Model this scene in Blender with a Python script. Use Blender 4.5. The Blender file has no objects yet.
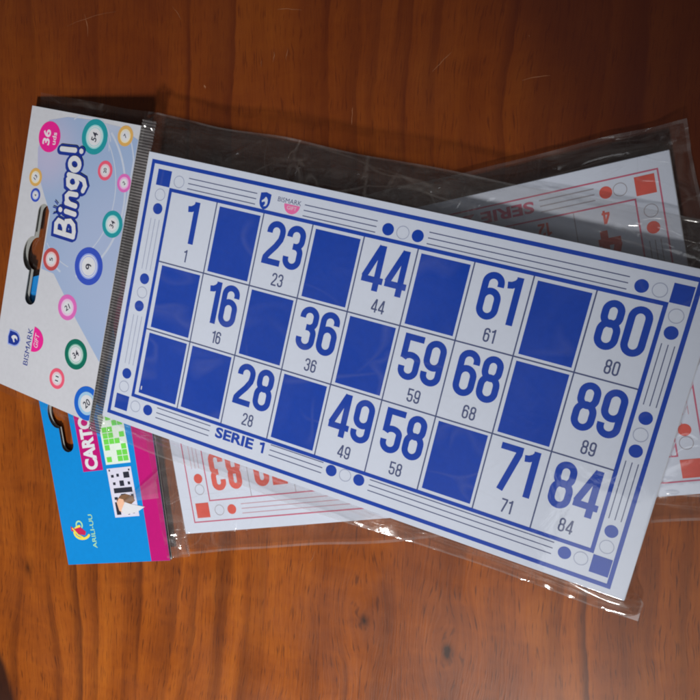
import bpy, math, random
from mathutils import Vector, Matrix, noise
from mathutils.geometry import tessellate_polygon

S = bpy.context.scene
COL = S.collection
random.seed(7)
MM = 0.001

# ------------------------------------------------------------------ camera, room light, lamps, exposure
cam_d = bpy.data.cameras.new('camera')
cam = bpy.data.objects.new('camera', cam_d); COL.objects.link(cam)
_r = Vector((0.91662, 0.22275, -0.33194)); _u = Vector((-0.26119, 0.96233, -0.07546)); _f = Vector((-0.30263, -0.15586, -0.94028))
_m = Matrix((_r, _u, -_f)).transposed().to_4x4()
_m.translation = Vector((0.16572, -0.00140, 0.25907))
cam.matrix_world = _m
cam_d.sensor_width = 36.0; cam_d.lens = 37.03
cam_d.clip_start = 0.01; cam_d.clip_end = 50
S.camera = cam

world = bpy.data.worlds.new('World'); S.world = world; world.use_nodes = True
bg = world.node_tree.nodes['Background']
bg.inputs[1].default_value = 1.0
# dim room round the table; lighter noise patches added for the film to mirror
_wt = world.node_tree
_tc = _wt.nodes.new('ShaderNodeTexCoord'); _nz = _wt.nodes.new('ShaderNodeTexNoise'); _cr = _wt.nodes.new('ShaderNodeValToRGB')
_nz.inputs['Scale'].default_value = 3.2; _nz.inputs['Detail'].default_value = 2.0; _nz.inputs['Distortion'].default_value = 0.6
_wt.links.new(_tc.outputs['Generated'], _nz.inputs['Vector']); _wt.links.new(_nz.outputs[0], _cr.inputs[0])
_cr.color_ramp.elements[0].position = 0.42; _cr.color_ramp.elements[0].color = (0.022, 0.021, 0.021, 1)
_cr.color_ramp.elements[1].position = 0.66; _cr.color_ramp.elements[1].color = (0.135, 0.136, 0.14, 1)
_wt.links.new(_cr.outputs[0], bg.inputs[0])

def lamp(name, kind, loc, aim, **kw):
    d = bpy.data.lights.new(name, kind)
    o = bpy.data.objects.new(name, d); COL.objects.link(o)
    o.location = loc
    o.rotation_euler = (Vector(aim) - Vector(loc)).to_track_quat('-Z', 'Y').to_euler()
    for k, v in kw.items(): setattr(d, k, v)
    return o
# the broad ceiling panel that the varnish and the film mirror at the near right
lamp('ceiling_panel', 'AREA', (0.47, -0.61, 1.2), (0.47, -0.61, 0.0), shape='RECTANGLE', size=0.56, size_y=0.52,
     energy=1.30, color=(0.93, 0.96, 1.0))
# unseen key spot, its cone shaped to stand in for the far right shadow
lamp('key_spot', 'SPOT', (0.40, -1.22, 1.05), (0.02, -0.175, 0.0), spot_size=math.radians(23), spot_blend=1.0,
     shadow_soft_size=0.085, energy=134, color=(1.0, 0.97, 0.93))

S.view_settings.view_transform = 'Standard'; S.view_settings.look = 'None'
S.view_settings.exposure = 0.0; S.view_settings.gamma = 1.0
S.render.engine = 'CYCLES'
S.cycles.transparent_max_bounces = 24
S.cycles.max_bounces = 10
S.cycles.filter_width = 2.0

# ------------------------------------------------------------------ materials
def lin(c):
    c /= 255.0
    return c / 12.92 if c <= 0.04045 else ((c + 0.055) / 1.055) ** 2.4
def A(r, g, b, k=0.66):
    return tuple(min(0.9, lin(v) / k) for v in (r, g, b)) + (1,)

def new_mat(name):
    m = bpy.data.materials.new(name); m.use_nodes = True
    nt = m.node_tree; nt.nodes.clear()
    out = nt.nodes.new('ShaderNodeOutputMaterial')
    return m, nt, out
def nd(nt, kind, **kw):
    n = nt.nodes.new(kind)
    for k, v in kw.items(): setattr(n, k, v)
    return n

def paper(name, col, rough=0.5, coat=0.0, mottle=0.05, scale=500.0):
    """Printed card or paper: a flat ink with a faint fibre mottle."""
    m, nt, out = new_mat(name)
    b = nd(nt, 'ShaderNodeBsdfPrincipled')
    tc = nd(nt, 'ShaderNodeTexCoord')
    n1 = nd(nt, 'ShaderNodeTexNoise'); n1.inputs['Scale'].default_value = scale; n1.inputs['Detail'].default_value = 3
    n2 = nd(nt, 'ShaderNodeTexNoise'); n2.inputs['Scale'].default_value = 28; n2.inputs['Detail'].default_value = 2
    nt.links.new(tc.outputs['Object'], n1.inputs['Vector']); nt.links.new(tc.outputs['Object'], n2.inputs['Vector'])
    ad = nd(nt, 'ShaderNodeMath', operation='ADD')
    nt.links.new(n1.outputs[0], ad.inputs[0]); nt.links.new(n2.outputs[0], ad.inputs[1])
    mr = nd(nt, 'ShaderNodeMapRange'); mr.inputs[1].default_value = 0.6; mr.inputs[2].default_value = 1.4
    mr.inputs[3].default_value = 1 - mottle; mr.inputs[4].default_value = 1 + mottle
    nt.links.new(ad.outputs[0], mr.inputs[0])
    mx = nd(nt, 'ShaderNodeVectorMath', operation='SCALE'); mx.inputs[0].default_value = col[:3]
    nt.links.new(mr.outputs[0], mx.inputs['Scale'])
    nt.links.new(mx.outputs[0], b.inputs['Base Color'])
    b.inputs['Roughness'].default_value = rough
    b.inputs['Coat Weight'].default_value = coat; b.inputs['Coat Roughness'].default_value = 0.15
    b.inputs['Specular IOR Level'].default_value = 0.3
    nt.links.new(b.outputs[0], out.inputs[0])
    return m

def film_mat(name, haze, rough, bump, crease=0.0, stretch=(16, 55, 30), refl=0.065, milk=(0.80, 0.79, 0.80, 1), streak=None):
    """Clear packing film: mostly transparent, a little milky, glossy, with soft waves and thin crease lines."""
    m, nt, out = new_mat(name)
    L = nt.links.new
    tc = nd(nt, 'ShaderNodeTexCoord')
    tr = nd(nt, 'ShaderNodeBsdfTransparent'); tr.inputs[0].default_value = (0.970, 0.968, 0.965, 1)
    df = nd(nt, 'ShaderNodeBsdfDiffuse'); df.inputs[0].default_value = milk
    gl = nd(nt, 'ShaderNodeBsdfGlossy'); gl.inputs['Roughness'].default_value = rough; gl.inputs[0].default_value = (1, 1, 1, 1)
    def mth(op, x, y=None):
        n = nd(nt, 'ShaderNodeMath', operation=op)
        for i, v in enumerate((x, y)):
            if v is None: continue
            if isinstance(v, (int, float)): n.inputs[i].default_value = v
            else: L(v, n.inputs[i])
        return n.outputs[0]
    def rng(v, a, b, c, d):
        n = nd(nt, 'ShaderNodeMapRange'); L(v, n.inputs[0])
        for i, q in enumerate((a, b, c, d)): n.inputs[i + 1].default_value = q
        return n.outputs[0]
    def tex(scl, off, detail=3, dist=0.0):
        mp = nd(nt, 'ShaderNodeMapping'); mp.inputs['Scale'].default_value = scl; mp.inputs['Location'].default_value = off
        L(tc.outputs['Object'], mp.inputs[0])
        n = nd(nt, 'ShaderNodeTexNoise'); n.inputs['Scale'].default_value = 1; n.inputs['Detail'].default_value = detail
        n.inputs['Distortion'].default_value = dist
        L(mp.outputs[0], n.inputs['Vector']); return n.outputs[0]
    n1 = tex((60, 60, 60), (0, 0, 0), 4, 1.0)
    h = mth('MULTIPLY', n1, 1.0)
    lines = None
    for k, (scl, off) in enumerate((((stretch[0], stretch[1], stretch[2]), (3, 1, 0)), ((stretch[1] * 0.8, stretch[0] * 1.3, 30), (7, 5, 2)), ((stretch[0] * 2.2, stretch[1] * 1.6, 50), (1, 8, 4)))):
        n = tex(scl, off, 1.0, 0.8)
        w = (0.022, 0.016, 0.030)[k]
        ridge = rng(mth('ABSOLUTE', mth('SUBTRACT', n, 0.5)), 0.0, w, 1.0, 0.0)
        gate = rng(tex((22, 30, 20), (k * 3.3, 2 + k, 1), 1), 0.48, 0.62, 0.0, 1.0)
        ridge = mth('MULTIPLY', ridge, gate)
        lines = ridge if lines is None else mth('MAXIMUM', lines, ridge)
    h = mth('ADD', h, mth('MULTIPLY', lines, crease))
    bp = nd(nt, 'ShaderNodeBump'); bp.inputs['Strength'].default_value = bump; bp.inputs['Distance'].default_value = 0.0010
    L(h, bp.inputs['Height']); L(bp.outputs[0], gl.inputs['Normal'])
    hz = mth('ADD', rng(n1, 0.3, 0.75, haze * 0.5, haze * 1.6), mth('MULTIPLY', lines, streak if streak is not None else min(0.10, haze * 1.2)))
    m1 = nd(nt, 'ShaderNodeMixShader'); L(hz, m1.inputs[0])
    L(tr.outputs[0], m1.inputs[1]); L(df.outputs[0], m1.inputs[2])
    lw = nd(nt, 'ShaderNodeLayerWeight'); L(bp.outputs[0], lw.inputs['Normal'])
    p5 = mth('POWER', lw.outputs['Facing'], 5.0)
    m2 = nd(nt, 'ShaderNodeMixShader'); L(rng(p5, 0, 1, refl, 0.85), m2.inputs[0])
    L(m1.outputs[0], m2.inputs[1]); L(gl.outputs[0], m2.inputs[2])
    L(m2.outputs[0], out.inputs[0])
    return m

def wood_mat():
    m, nt, out = new_mat('varnished_wood')
    L = nt.links.new
    tc = nd(nt, 'ShaderNodeTexCoord')
    mp = nd(nt, 'ShaderNodeMapping'); mp.vector_type = 'TEXTURE'
    mp.inputs['Rotation'].default_value = (0, 0, math.radians(12.7))
    L(tc.outputs['Object'], mp.inputs['Vector'])
    base = mp.outputs[0]                       # x = across the grain, y = along it (metres)
    def math2(op, a, b=None):
        n = nd(nt, 'ShaderNodeMath', operation=op)
        for i, v in enumerate((a, b)):
            if v is None: continue
            if isinstance(v, (int, float)): n.inputs[i].default_value = v
            else: L(v, n.inputs[i])
        return n.outputs[0]
    def vmath(op, a, b):
        n = nd(nt, 'ShaderNodeVectorMath', operation=op)
        for i, v in enumerate((a, b)):
            if isinstance(v, tuple): n.inputs[i].default_value = v
            else: L(v, n.inputs[i])
        return n
    def tex(vec, sx, sy, detail=2, rough=0.5, off=(0, 0, 0), dist=0.0):
        v = vmath('MULTIPLY', vec, (sx, sy, 1)).outputs[0]
        v = vmath('ADD', v, off).outputs[0]
        n = nd(nt, 'ShaderNodeTexNoise'); n.inputs['Scale'].default_value = 1
        n.inputs['Detail'].default_value = detail; n.inputs['Roughness'].default_value = rough; n.inputs['Distortion'].default_value = dist
        L(v, n.inputs['Vector'])
        return n.outputs[0]
    def ramp(val, a, b, c=0.0, d=1.0):
        n = nd(nt, 'ShaderNodeMapRange', interpolation_type='SMOOTHSTEP')
        L(val, n.inputs[0])
        for i, v in enumerate((a, b, c, d)): n.inputs[i + 1].default_value = v
        return n.outputs[0]
    # knots push the grain aside
    sep = nd(nt, 'ShaderNodeSeparateXYZ'); L(base, sep.inputs[0])
    sx, sy = sep.outputs[0], sep.outputs[1]
    disp, dark = None, None
    for (kx, ky, amp, rx, ry, dk) in ((0.1112, -0.1740, 0.010, 0.014, 0.022, 1.0), (0.0785, -0.1679, 0.008, 0.012, 0.020, 0.8),
                                      (-0.0870, -0.1711, -0.010, 0.016, 0.030, 0.55), (0.010, 0.150, 0.01, 0.02, 0.04, 0.4)):
        dx = math2('DIVIDE', math2('SUBTRACT', sx, kx), rx); dy = math2('DIVIDE', math2('SUBTRACT', sy, ky), ry)
        r2 = math2('ADD', math2('MULTIPLY', dx, dx), math2('MULTIPLY', dy, dy))
        e = math2('POWER', 2.718, math2('MULTIPLY', r2, -1.0))
        d_ = math2('MULTIPLY', math2('MULTIPLY', e, dx), amp)
        disp = d_ if disp is None else math2('ADD', disp, d_)
        k_ = math2('MULTIPLY', math2('POWER', 2.718, math2('MULTIPLY', math2('ADD', r2, math2('MULTIPLY', math2('SUBTRACT', tex(base, 300, 160, 2), 0.5), 0.05)), -50.0)), dk)
        dark = k_ if dark is None else math2('MAXIMUM', dark, k_)
    wob = math2('MULTIPLY', math2('SUBTRACT', tex(base, 10, 4.2, 1, 0.5, (3.1, 0.7, 0)), 0.5), 0.040)
    wob2 = math2('MULTIPLY', math2('SUBTRACT', tex(base, 55, 24, 3, 0.6), 0.5), 0.006)
    across = math2('ADD', math2('ADD', math2('SUBTRACT', sx, disp), wob), wob2)
    cmb = nd(nt, 'ShaderNodeCombineXYZ'); L(across, cmb.inputs[0]); L(sy, cmb.inputs[1])
    g = cmb.outputs[0]
    broad = tex(g, 20, 1.6, 2, 0.5, (5, 2, 0))
    mid = tex(g, 120, 5.0, 3, 0.6, (1, 9, 0))
    fine = tex(g, 1000, 22, 3, 0.65)
    pores = tex(g, 1700, 110, 2, 0.5, (2, 4, 0))
    blotch = tex(base, 36, 22, 4, 0.6, (6, 1, 0), 0.6)
    flame = tex(base, 60, 160, 2, 0.5, (2, 6, 0), 0.8)
    # growth rings: soft dark late-wood lines, unevenly spaced, some of them missing
    ringpos = math2('ADD', math2('MULTIPLY', across, 58.0), math2('MULTIPLY', tex(g, 45, 1.2, 1, 0.5, (2, 5, 0)), 3.2))
    saw = math2('FRACT', ringpos)
    line = math2('MULTIPLY', ramp(saw, 0.30, 0.90), ramp(saw, 0.90, 1.0, 1.0, 0.0))
    line = math2('MULTIPLY', line, ramp(tex(g, 40, 5, 2, 0.6, (8, 3, 0)), 0.38, 0.66, 0.10, 1.0))
    line = math2('MULTIPLY', line, ramp(mid, 0.25, 0.6, 0.55, 1.0))
    tone = math2('ADD', math2('ADD', math2('MULTIPLY', broad, 0.40), math2('MULTIPLY', mid, 0.20)), math2('MULTIPLY', fine, 0.20))
    tone = math2('ADD', tone, math2('ADD', math2('MULTIPLY', blotch, 0.30), math2('MULTIPLY', flame, 0.10)))
    cr = nd(nt, 'ShaderNodeValToRGB')
    L(ramp(tone, 0.38, 0.84), cr.inputs[0])
    el = cr.color_ramp.elements
    el[0].position = 0.0; el[0].color = (0.150, 0.0300, 0.0040, 1)
    el[1].position = 1.0; el[1].color = (0.450, 0.1230, 0.0100, 1)
    e = el.new(0.5); e.color = (0.305, 0.0720, 0.0062, 1)
    def mixc(fac, a, col):
        n = nd(nt, 'ShaderNodeMix', data_type='RGBA')
        L(fac, n.inputs[0]); L(a, n.inputs[6]); n.inputs[7].default_value = col
        return n.outputs[2]
    c = mixc(math2('MULTIPLY', line, 0.88), cr.outputs[0], (0.060, 0.0110, 0.0030, 1))
    c = mixc(math2('MULTIPLY', ramp(pores, 0.56, 0.70), 0.62), c, (0.050, 0.010, 0.003, 1))
    c = mixc(dark, c, (0.034, 0.008, 0.002, 1))
    # far shade painted into the wood as darker red, deepest in one corner
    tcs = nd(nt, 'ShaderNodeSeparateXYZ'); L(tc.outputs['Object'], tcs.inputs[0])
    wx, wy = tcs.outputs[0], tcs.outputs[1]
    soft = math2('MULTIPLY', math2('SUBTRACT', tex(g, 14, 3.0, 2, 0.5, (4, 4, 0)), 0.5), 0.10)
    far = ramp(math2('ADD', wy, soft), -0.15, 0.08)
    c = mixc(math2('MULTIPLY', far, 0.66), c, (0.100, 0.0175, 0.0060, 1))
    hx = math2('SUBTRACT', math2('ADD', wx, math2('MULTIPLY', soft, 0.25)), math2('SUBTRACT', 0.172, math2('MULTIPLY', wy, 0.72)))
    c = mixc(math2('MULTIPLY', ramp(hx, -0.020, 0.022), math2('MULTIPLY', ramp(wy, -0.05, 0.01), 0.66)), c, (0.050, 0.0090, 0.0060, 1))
    # a dark oval patch at the near left
    ddx = math2('DIVIDE', math2('SUBTRACT', sx, -0.1170), 0.0200); ddy = math2('DIVIDE', math2('SUBTRACT', sy, -0.2520), 0.0450)
    st = math2('ADD', math2('ADD', math2('MULTIPLY', ddx, ddx), math2('MULTIPLY', ddy, ddy)), math2('MULTIPLY', math2('SUBTRACT', mid, 0.5), 0.6))
    c = mixc(ramp(st, 0.85, 1.2, 0.93, 0.0), c, (0.022, 0.007, 0.005, 1))
    b = nd(nt, 'ShaderNodeBsdfPrincipled')
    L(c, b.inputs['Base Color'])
    smudge = tex(tc.outputs['Object'], 26, 26, 4, 0.6)
    L(ramp(smudge, 0.3, 0.7, 0.34, 0.46), b.inputs['Roughness'])
    b.inputs['Specular IOR Level'].default_value = 0.26
    b.inputs['Coat Weight'].default_value = 0.17
    L(ramp(smudge, 0.3, 0.7, 0.20, 0.32), b.inputs['Coat Roughness'])
    bp = nd(nt, 'ShaderNodeBump'); bp.inputs['Strength'].default_value = 0.25; bp.inputs['Distance'].default_value = 0.0002
    L(math2('ADD', fine, math2('MULTIPLY', pores, 0.7)), bp.inputs['Height'])
    L(bp.outputs[0], b.inputs['Normal'])
    L(b.outputs[0], out.inputs[0])
    return m

def panel_mat():
    """Pale blue print that fades to lilac round the badge and to white at the corner."""
    m, nt, out = new_mat('pale_blue_ink')
    L = nt.links.new
    tc = nd(nt, 'ShaderNodeTexCoord')
    def dist(x, y, a, b):
        d = nd(nt, 'ShaderNodeVectorMath', operation='DISTANCE'); L(tc.outputs['Object'], d.inputs[0]); d.inputs[1].default_value = (x, y, 0.0)
        r = nd(nt, 'ShaderNodeMapRange', interpolation_type='SMOOTHSTEP'); L(d.outputs['Value'], r.inputs[0])
        for i, v in enumerate((a, b, 1.0, 0.0)): r.inputs[i + 1].default_value = v
        return r.outputs[0]
    def mix(f, a, c):
        n = nd(nt, 'ShaderNodeMix', data_type='RGBA'); L(f, n.inputs[0]); n.inputs[7].default_value = c
        if isinstance(a, tuple): n.inputs[6].default_value = a
        else: L(a, n.inputs[6])
        return n.outputs[2]
    c = mix(dist(-0.160, 0.046, 0.004, 0.024), (0.37, 0.50, 0.76, 1), (0.55, 0.54, 0.77, 1))
    c = mix(dist(-0.128, 0.070, 0.006, 0.022), c, (0.64, 0.67, 0.78, 1))
    c = mix(dist(-0.112, 0.008, 0.020, 0.050), c, (0.43, 0.53, 0.78, 1))
    b = nd(nt, 'ShaderNodeBsdfPrincipled'); L(c, b.inputs['Base Color']); b.inputs['Roughness'].default_value = 0.35; b.inputs['Coat Weight'].default_value = 0.4; b.inputs['Coat Roughness'].default_value = 0.15
    L(b.outputs[0], out.inputs[0])
    return m

M = dict(
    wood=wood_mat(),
    scratch=paper('bare_scratch', (0.30, 0.13, 0.065, 1), 0.6, mottle=0.4),
    card=paper('white_card', (0.71, 0.775, 0.92, 1), 0.45, mottle=0.025),
    card_edge=paper('card_edge', (0.66, 0.68, 0.74, 1), 0.7),
    blue=paper('blue_ink', (0.002, 0.055, 0.46, 1), 0.4, mottle=0.08),
    ink=paper('dark_line_ink', A(62, 72, 110), 0.5),
    ring=paper('pale_ring_ink', A(140, 148, 172), 0.5),
    red=paper('red_ink', (0.74, 0.095, 0.065, 1), 0.45, mottle=0.1),
    pinkline=paper('pink_line_ink', (0.62, 0.12, 0.22, 1), 0.5),
    palepink=paper('pale_pink_ink', (0.62, 0.36, 0.44, 1), 0.5),
    greyline=paper('grey_line_ink', (0.42, 0.40, 0.46, 1), 0.5),
    logo_pink=paper('logo_pink_ink', A(232, 95, 150), 0.45),
    white=paper('white_ink', (0.76, 0.78, 0.84, 1), 0.45),
    gloss_white=paper('glossy_white_card', (0.66, 0.68, 0.75, 1), 0.35, 0.4),
    pale_blue=panel_mat(),
    swirl=paper('swirl_ink', (0.60, 0.67, 0.82, 1), 0.35, 0.4),
    navy=paper('navy_ink', A(28, 48, 130), 0.35, 0.4),
    text_dark=paper('dark_text_ink', A(50, 52, 66), 0.5),
    teal=paper('teal_ink', A(32, 132, 142), 0.35, 0.4), teal_l=paper('pale_teal_ink', A(130, 186, 190), 0.35, 0.4),
    gold=paper('gold_ink', A(190, 150, 85), 0.35, 0.4), gold_l=paper('pale_gold_ink', A(214, 192, 150), 0.35, 0.4),
    rose=paper('rose_ink', A(205, 80, 105), 0.35, 0.4), rose_l=paper('pale_rose_ink', A(222, 150, 165), 0.35, 0.4),
    orchid=paper('orchid_ink', A(190, 95, 165), 0.35, 0.4), orchid_l=paper('pale_orchid_ink', A(210, 150, 195), 0.35, 0.4),
    brick=paper('brick_ink', A(165, 68, 70), 0.35, 0.4), brick_l=paper('pale_brick_ink', A(205, 145, 145), 0.35, 0.4),
    royal=paper('royal_ink', A(48, 72, 168), 0.35, 0.4), royal_l=paper('pale_royal_ink', A(128, 145, 205), 0.35, 0.4),
    bottle=paper('bottle_green_ink', A(14, 96, 80), 0.35, 0.4), bottle_l=paper('pale_green_ink', A(110, 165, 150), 0.35, 0.4),
    azure=paper('azure_ink', A(28, 88, 180), 0.35, 0.4), azure_l=paper('pale_azure_ink', A(140, 175, 215), 0.35, 0.4),
    badge=paper('badge_magenta', A(205, 35, 130), 0.35, 0.4), badge_l=paper('badge_text', A(240, 190, 222), 0.4),
    sky=paper('bright_blue_card', (0.004, 0.27, 0.74, 1), 0.35, 0.4),
    magenta=paper('magenta_ink', (0.55, 0.008, 0.20, 1), 0.35, 0.4),
    green=paper('green_ink', A(95, 185, 70), 0.4), green_pale=paper('pale_green_paper', A(190, 215, 195), 0.4),
    black=paper('black_ink', A(38, 40, 52), 0.4), lilac_paper=paper('lilac_paper', A(185, 185, 205), 0.4),
    brown=paper('brown_ink', A(110, 82, 62), 0.4), skin=paper('peach_ink', A(205, 160, 135), 0.4),
    yellow=paper('yellow_ink', A(215, 190, 75), 0.4), crimson=paper('crimson_ink', A(170, 30, 75), 0.4),
    mint=paper('mint_ink', A(150, 195, 150), 0.4),
    backing=paper('grey_backing', (0.36, 0.37, 0.36, 1), 0.5),
    film=film_mat('clear_film', 0.008, 0.12, 0.34, 0.70, refl=0.066, streak=0.045, milk=(0.82, 0.76, 0.71, 1)),
    film_tight=film_mat('clear_film_pulled_tight', 0.010, 0.07, 0.16, 0.30, (9, 26, 20), refl=0.062, streak=0.035),
    film_loose=film_mat('clear_film_lying_loose', 0.060, 0.10, 0.35, 0.50, (30, 60, 30)),
    film_rim=film_mat('clear_film_highlight_rim', 0.075, 0.07, 0.4, 0.4),  # rim and fold highlights painted in as extra milky haze
    seal=film_mat('ribbed_seal_film', 0.55, 0.18, 0.2, 0.1, milk=(0.27, 0.26, 0.27, 1)),
    seal_clear=film_mat('folded_seal_film', 0.10, 0.12, 0.3, 0.4, milk=(0.6, 0.58, 0.6, 1)),
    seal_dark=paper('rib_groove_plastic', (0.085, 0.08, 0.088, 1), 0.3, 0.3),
)

# ------------------------------------------------------------------ mesh helpers (all sizes in millimetres)
class MB:
    def __init__(s):
        s.v, s.f, s.mi, s.mats = [], [], [], []
        s.layer = 0
    def mat(s, m):
        m = M[m] if isinstance(m, str) else m
        if m not in s.mats: s.mats.append(m)
        return s.mats.index(m)
    def add(s, verts, faces, m):
        o = len(s.v); k = s.mat(m)
        s.v += [tuple(p) for p in verts]
        for f in faces: s.f.append(tuple(i + o for i in f)); s.mi.append(k)
    def poly(s, pts, z, m):                       # flat convex or concave polygon, facing up
        area = sum(a[0] * b[1] - b[0] * a[1] for a, b in zip(pts, pts[1:] + pts[:1]))
        if area < 0: pts = pts[::-1]
        if len(pts) <= 4: s.add([(x, y, z) for x, y in pts], [tuple(range(len(pts)))], m)
        else:
            V = [Vector((x, y, 0)) for x, y in pts]
            tr = []
            for t in tessellate_polygon([V]):
                a, b, c = (V[i] for i in t)
                tr.append(t if (b - a).cross(c - a).z > 0 else t[::-1])
            s.add([(x, y, z) for x, y in pts], tr, m)
    def rect(s, x0, y0, x1, y1, z, m): s.poly([(x0, y0), (x1, y0), (x1, y1), (x0, y1)], z, m)
    def disc(s, cx, cy, r, z, m, n=40, ry=None):
        ry = ry or r
        pts = [(cx + r * math.cos(2 * math.pi * i / n), cy + ry * math.sin(2 * math.pi * i / n)) for i in range(n)]
        s.add([(x, y, z) for x, y in pts], [tuple(range(n))], m)
    def ring(s, cx, cy, r, w, z, m, n=48):
        V = []
        for i in range(n):
            c, q = math.cos(2 * math.pi * i / n), math.sin(2 * math.pi * i / n)
            V += [(cx + (r - w) * c, cy + (r - w) * q, z), (cx + r * c, cy + r * q, z)]
        s.add(V, [(2 * i, 2 * i + 1, (2 * i + 3) % (2 * n), (2 * i + 2) % (2 * n)) for i in range(n)], m)
    def stroke(s, pts, w, z, m, closed=False, caps=False):
        pts = [Vector(p) for p in pts]
        q = [pts[0]]
        for p in pts[1:]:
            if (p - q[-1]).length > 1e-4: q.append(p)
        if closed and (q[0] - q[-1]).length < 1e-4: q.pop()
        n = len(q); V = []
        for i in range(n):
            a = q[i - 1] if (i or closed) else None
            b = q[(i + 1) % n] if (i < n - 1 or closed) else None
            d0 = (q[i] - a).normalized() if a is not None else None
            d1 = (b - q[i]).normalized() if b is not None else None
            d0 = d0 or d1; d1 = d1 or d0
            t = (d0 + d1)
            t = t.normalized() if t.length > 1e-5 else d1
            nrm = Vector((-t.y, t.x)); k = 1 / max(0.42, nrm.dot(Vector((-d1.y, d1.x))))
            V += [q[i] + nrm * (w / 2 * k), q[i] - nrm * (w / 2 * k)]
        e = n if closed else n - 1
        s.add([(p.x, p.y, z) for p in V], [(2 * i, 2 * i + 1, (2 * i + 3) % (2 * n), (2 * i + 2) % (2 * n)) for i in range(e)], m)
        if caps:
            for j, p in enumerate((q[0], q[-1])): s.disc(p.x, p.y, w / 2, z + 0.002 * (j + 1), m, 20)
    def box(s, x0, y0, z0, x1, y1, z1, m):
        V = [(x0, y0, z0), (x1, y0, z0), (x1, y1, z0), (x0, y1, z0), (x0, y0, z1), (x1, y0, z1), (x1, y1, z1), (x0, y1, z1)]
        s.add(V, [(3, 2, 1, 0), (4, 5, 6, 7), (0, 1, 5, 4), (1, 2, 6, 5), (2, 3, 7, 6), (3, 0, 4, 7)], m)
    def plate(s, loops, z0, z1, m, side=None):    # outline with holes, extruded
        L = [[Vector((x, y, 0)) for x, y in lp] for lp in loops]
        flat = [p for lp in L for p in lp]
        tr = []
        for t in tessellate_polygon(L):
            a, b, c = (flat[i] for i in t)
            tr.append(t if (b - a).cross(c - a).z > 0 else t[::-1])
        s.add([(p.x, p.y, z1) for p in flat], tr, m)
        s.add([(p.x, p.y, z0) for p in flat], [t[::-1] for t in tr], m)
        for lp in L:
            n = len(lp)
            s.add([(p.x, p.y, z0) for p in lp] + [(p.x, p.y, z1) for p in lp],
                  [(i, (i + 1) % n, (i + 1) % n + n, i + n) for i in range(n)], side or m)
    def mapped(s, fn):
        s.v = [fn(*p) for p in s.v]; return s
    def build(s, name, parent=None, label=None, origin=(0, 0, 0), smooth=False):
        me = bpy.data.meshes.new(name)
        me.from_pydata([((x - origin[0]) * MM, (y - origin[1]) * MM, (z - origin[2]) * MM) for x, y, z in s.v], [], s.f)
        for m in s.mats: me.materials.append(m)
        me.polygons.foreach_set('material_index', s.mi)
        if smooth: me.polygons.foreach_set('use_smooth', [True] * len(me.polygons))
        me.update()
        o = bpy.data.objects.new(name, me); COL.objects.link(o)
        if parent: o.parent = parent
        if label: o['label'] = label
        return o

def thing(name, label, cat, loc_mm, rz=0.0, group=None):
    o = bpy.data.objects.new(name, None); COL.objects.link(o)
    o.location = [c * MM for c in loc_mm]; o.rotation_euler = (0, 0, rz)
    o.empty_display_size = 0.02
    o['label'] = label; o['category'] = cat
    if group: o['group'] = group
    return o

def arc(cx, cy, r, a0, a1, n=14, ry=None):
    ry = r if ry is None else ry
    return [(cx + r * math.cos(math.radians(a0 + (a1 - a0) * i / n)), cy + ry * math.sin(math.radians(a0 + (a1 - a0) * i / n))) for i in range(n + 1)]

_fc = {}
def text_tris(s, bold=0.0, shear=0.0):
    """Outline of a word in Blender's own font, as triangles in a unit box."""
    key = (s, bold, shear)
    if key in _fc: return _fc[key]
    cu = bpy.data.curves.new('lettering', 'FONT'); cu.body = s; cu.size = 1.0; cu.offset = bold; cu.shear = shear
    cu.resolution_u = 4
    ob = bpy.data.objects.new('lettering', cu); COL.objects.link(ob)
    bpy.context.view_layer.update()
    dg = bpy.context.evaluated_depsgraph_get()
    me = bpy.data.meshes.new_from_object(ob.evaluated_get(dg))
    V = [(v.co.x, v.co.y) for v in me.vertices]; F = [tuple(p.vertices) for p in me.polygons]
    bpy.data.objects.remove(ob); bpy.data.curves.remove(cu); bpy.data.meshes.remove(me)
    x0 = min(v[0] for v in V); x1 = max(v[0] for v in V); y0 = min(v[1] for v in V); y1 = max(v[1] for v in V)
    V = [((x - x0) / (x1 - x0) - 0.5, (y - y0) / (y1 - y0) - 0.5) for x, y in V]
    F2 = []
    for f in F:
        a, b, c = (Vector(V[i] + (0,)) for i in f[:3])
        F2.append(f if (b - a).cross(c - a).z > 0 else f[::-1])
    _fc[key] = (V, F2)
    return _fc[key]
def put_text(mb, s, cx, cy, w, h, z, m, deg=0.0, bold=0.0, shear=0.0):
    V, F = text_tris(s, bold, shear)
    c, q = math.cos(math.radians(deg)), math.sin(math.radians(deg))
    mb.add([(cx + x * w * c - y * h * q, cy + x * w * q + y * h * c, z) for x, y in V], F, m)

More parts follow.
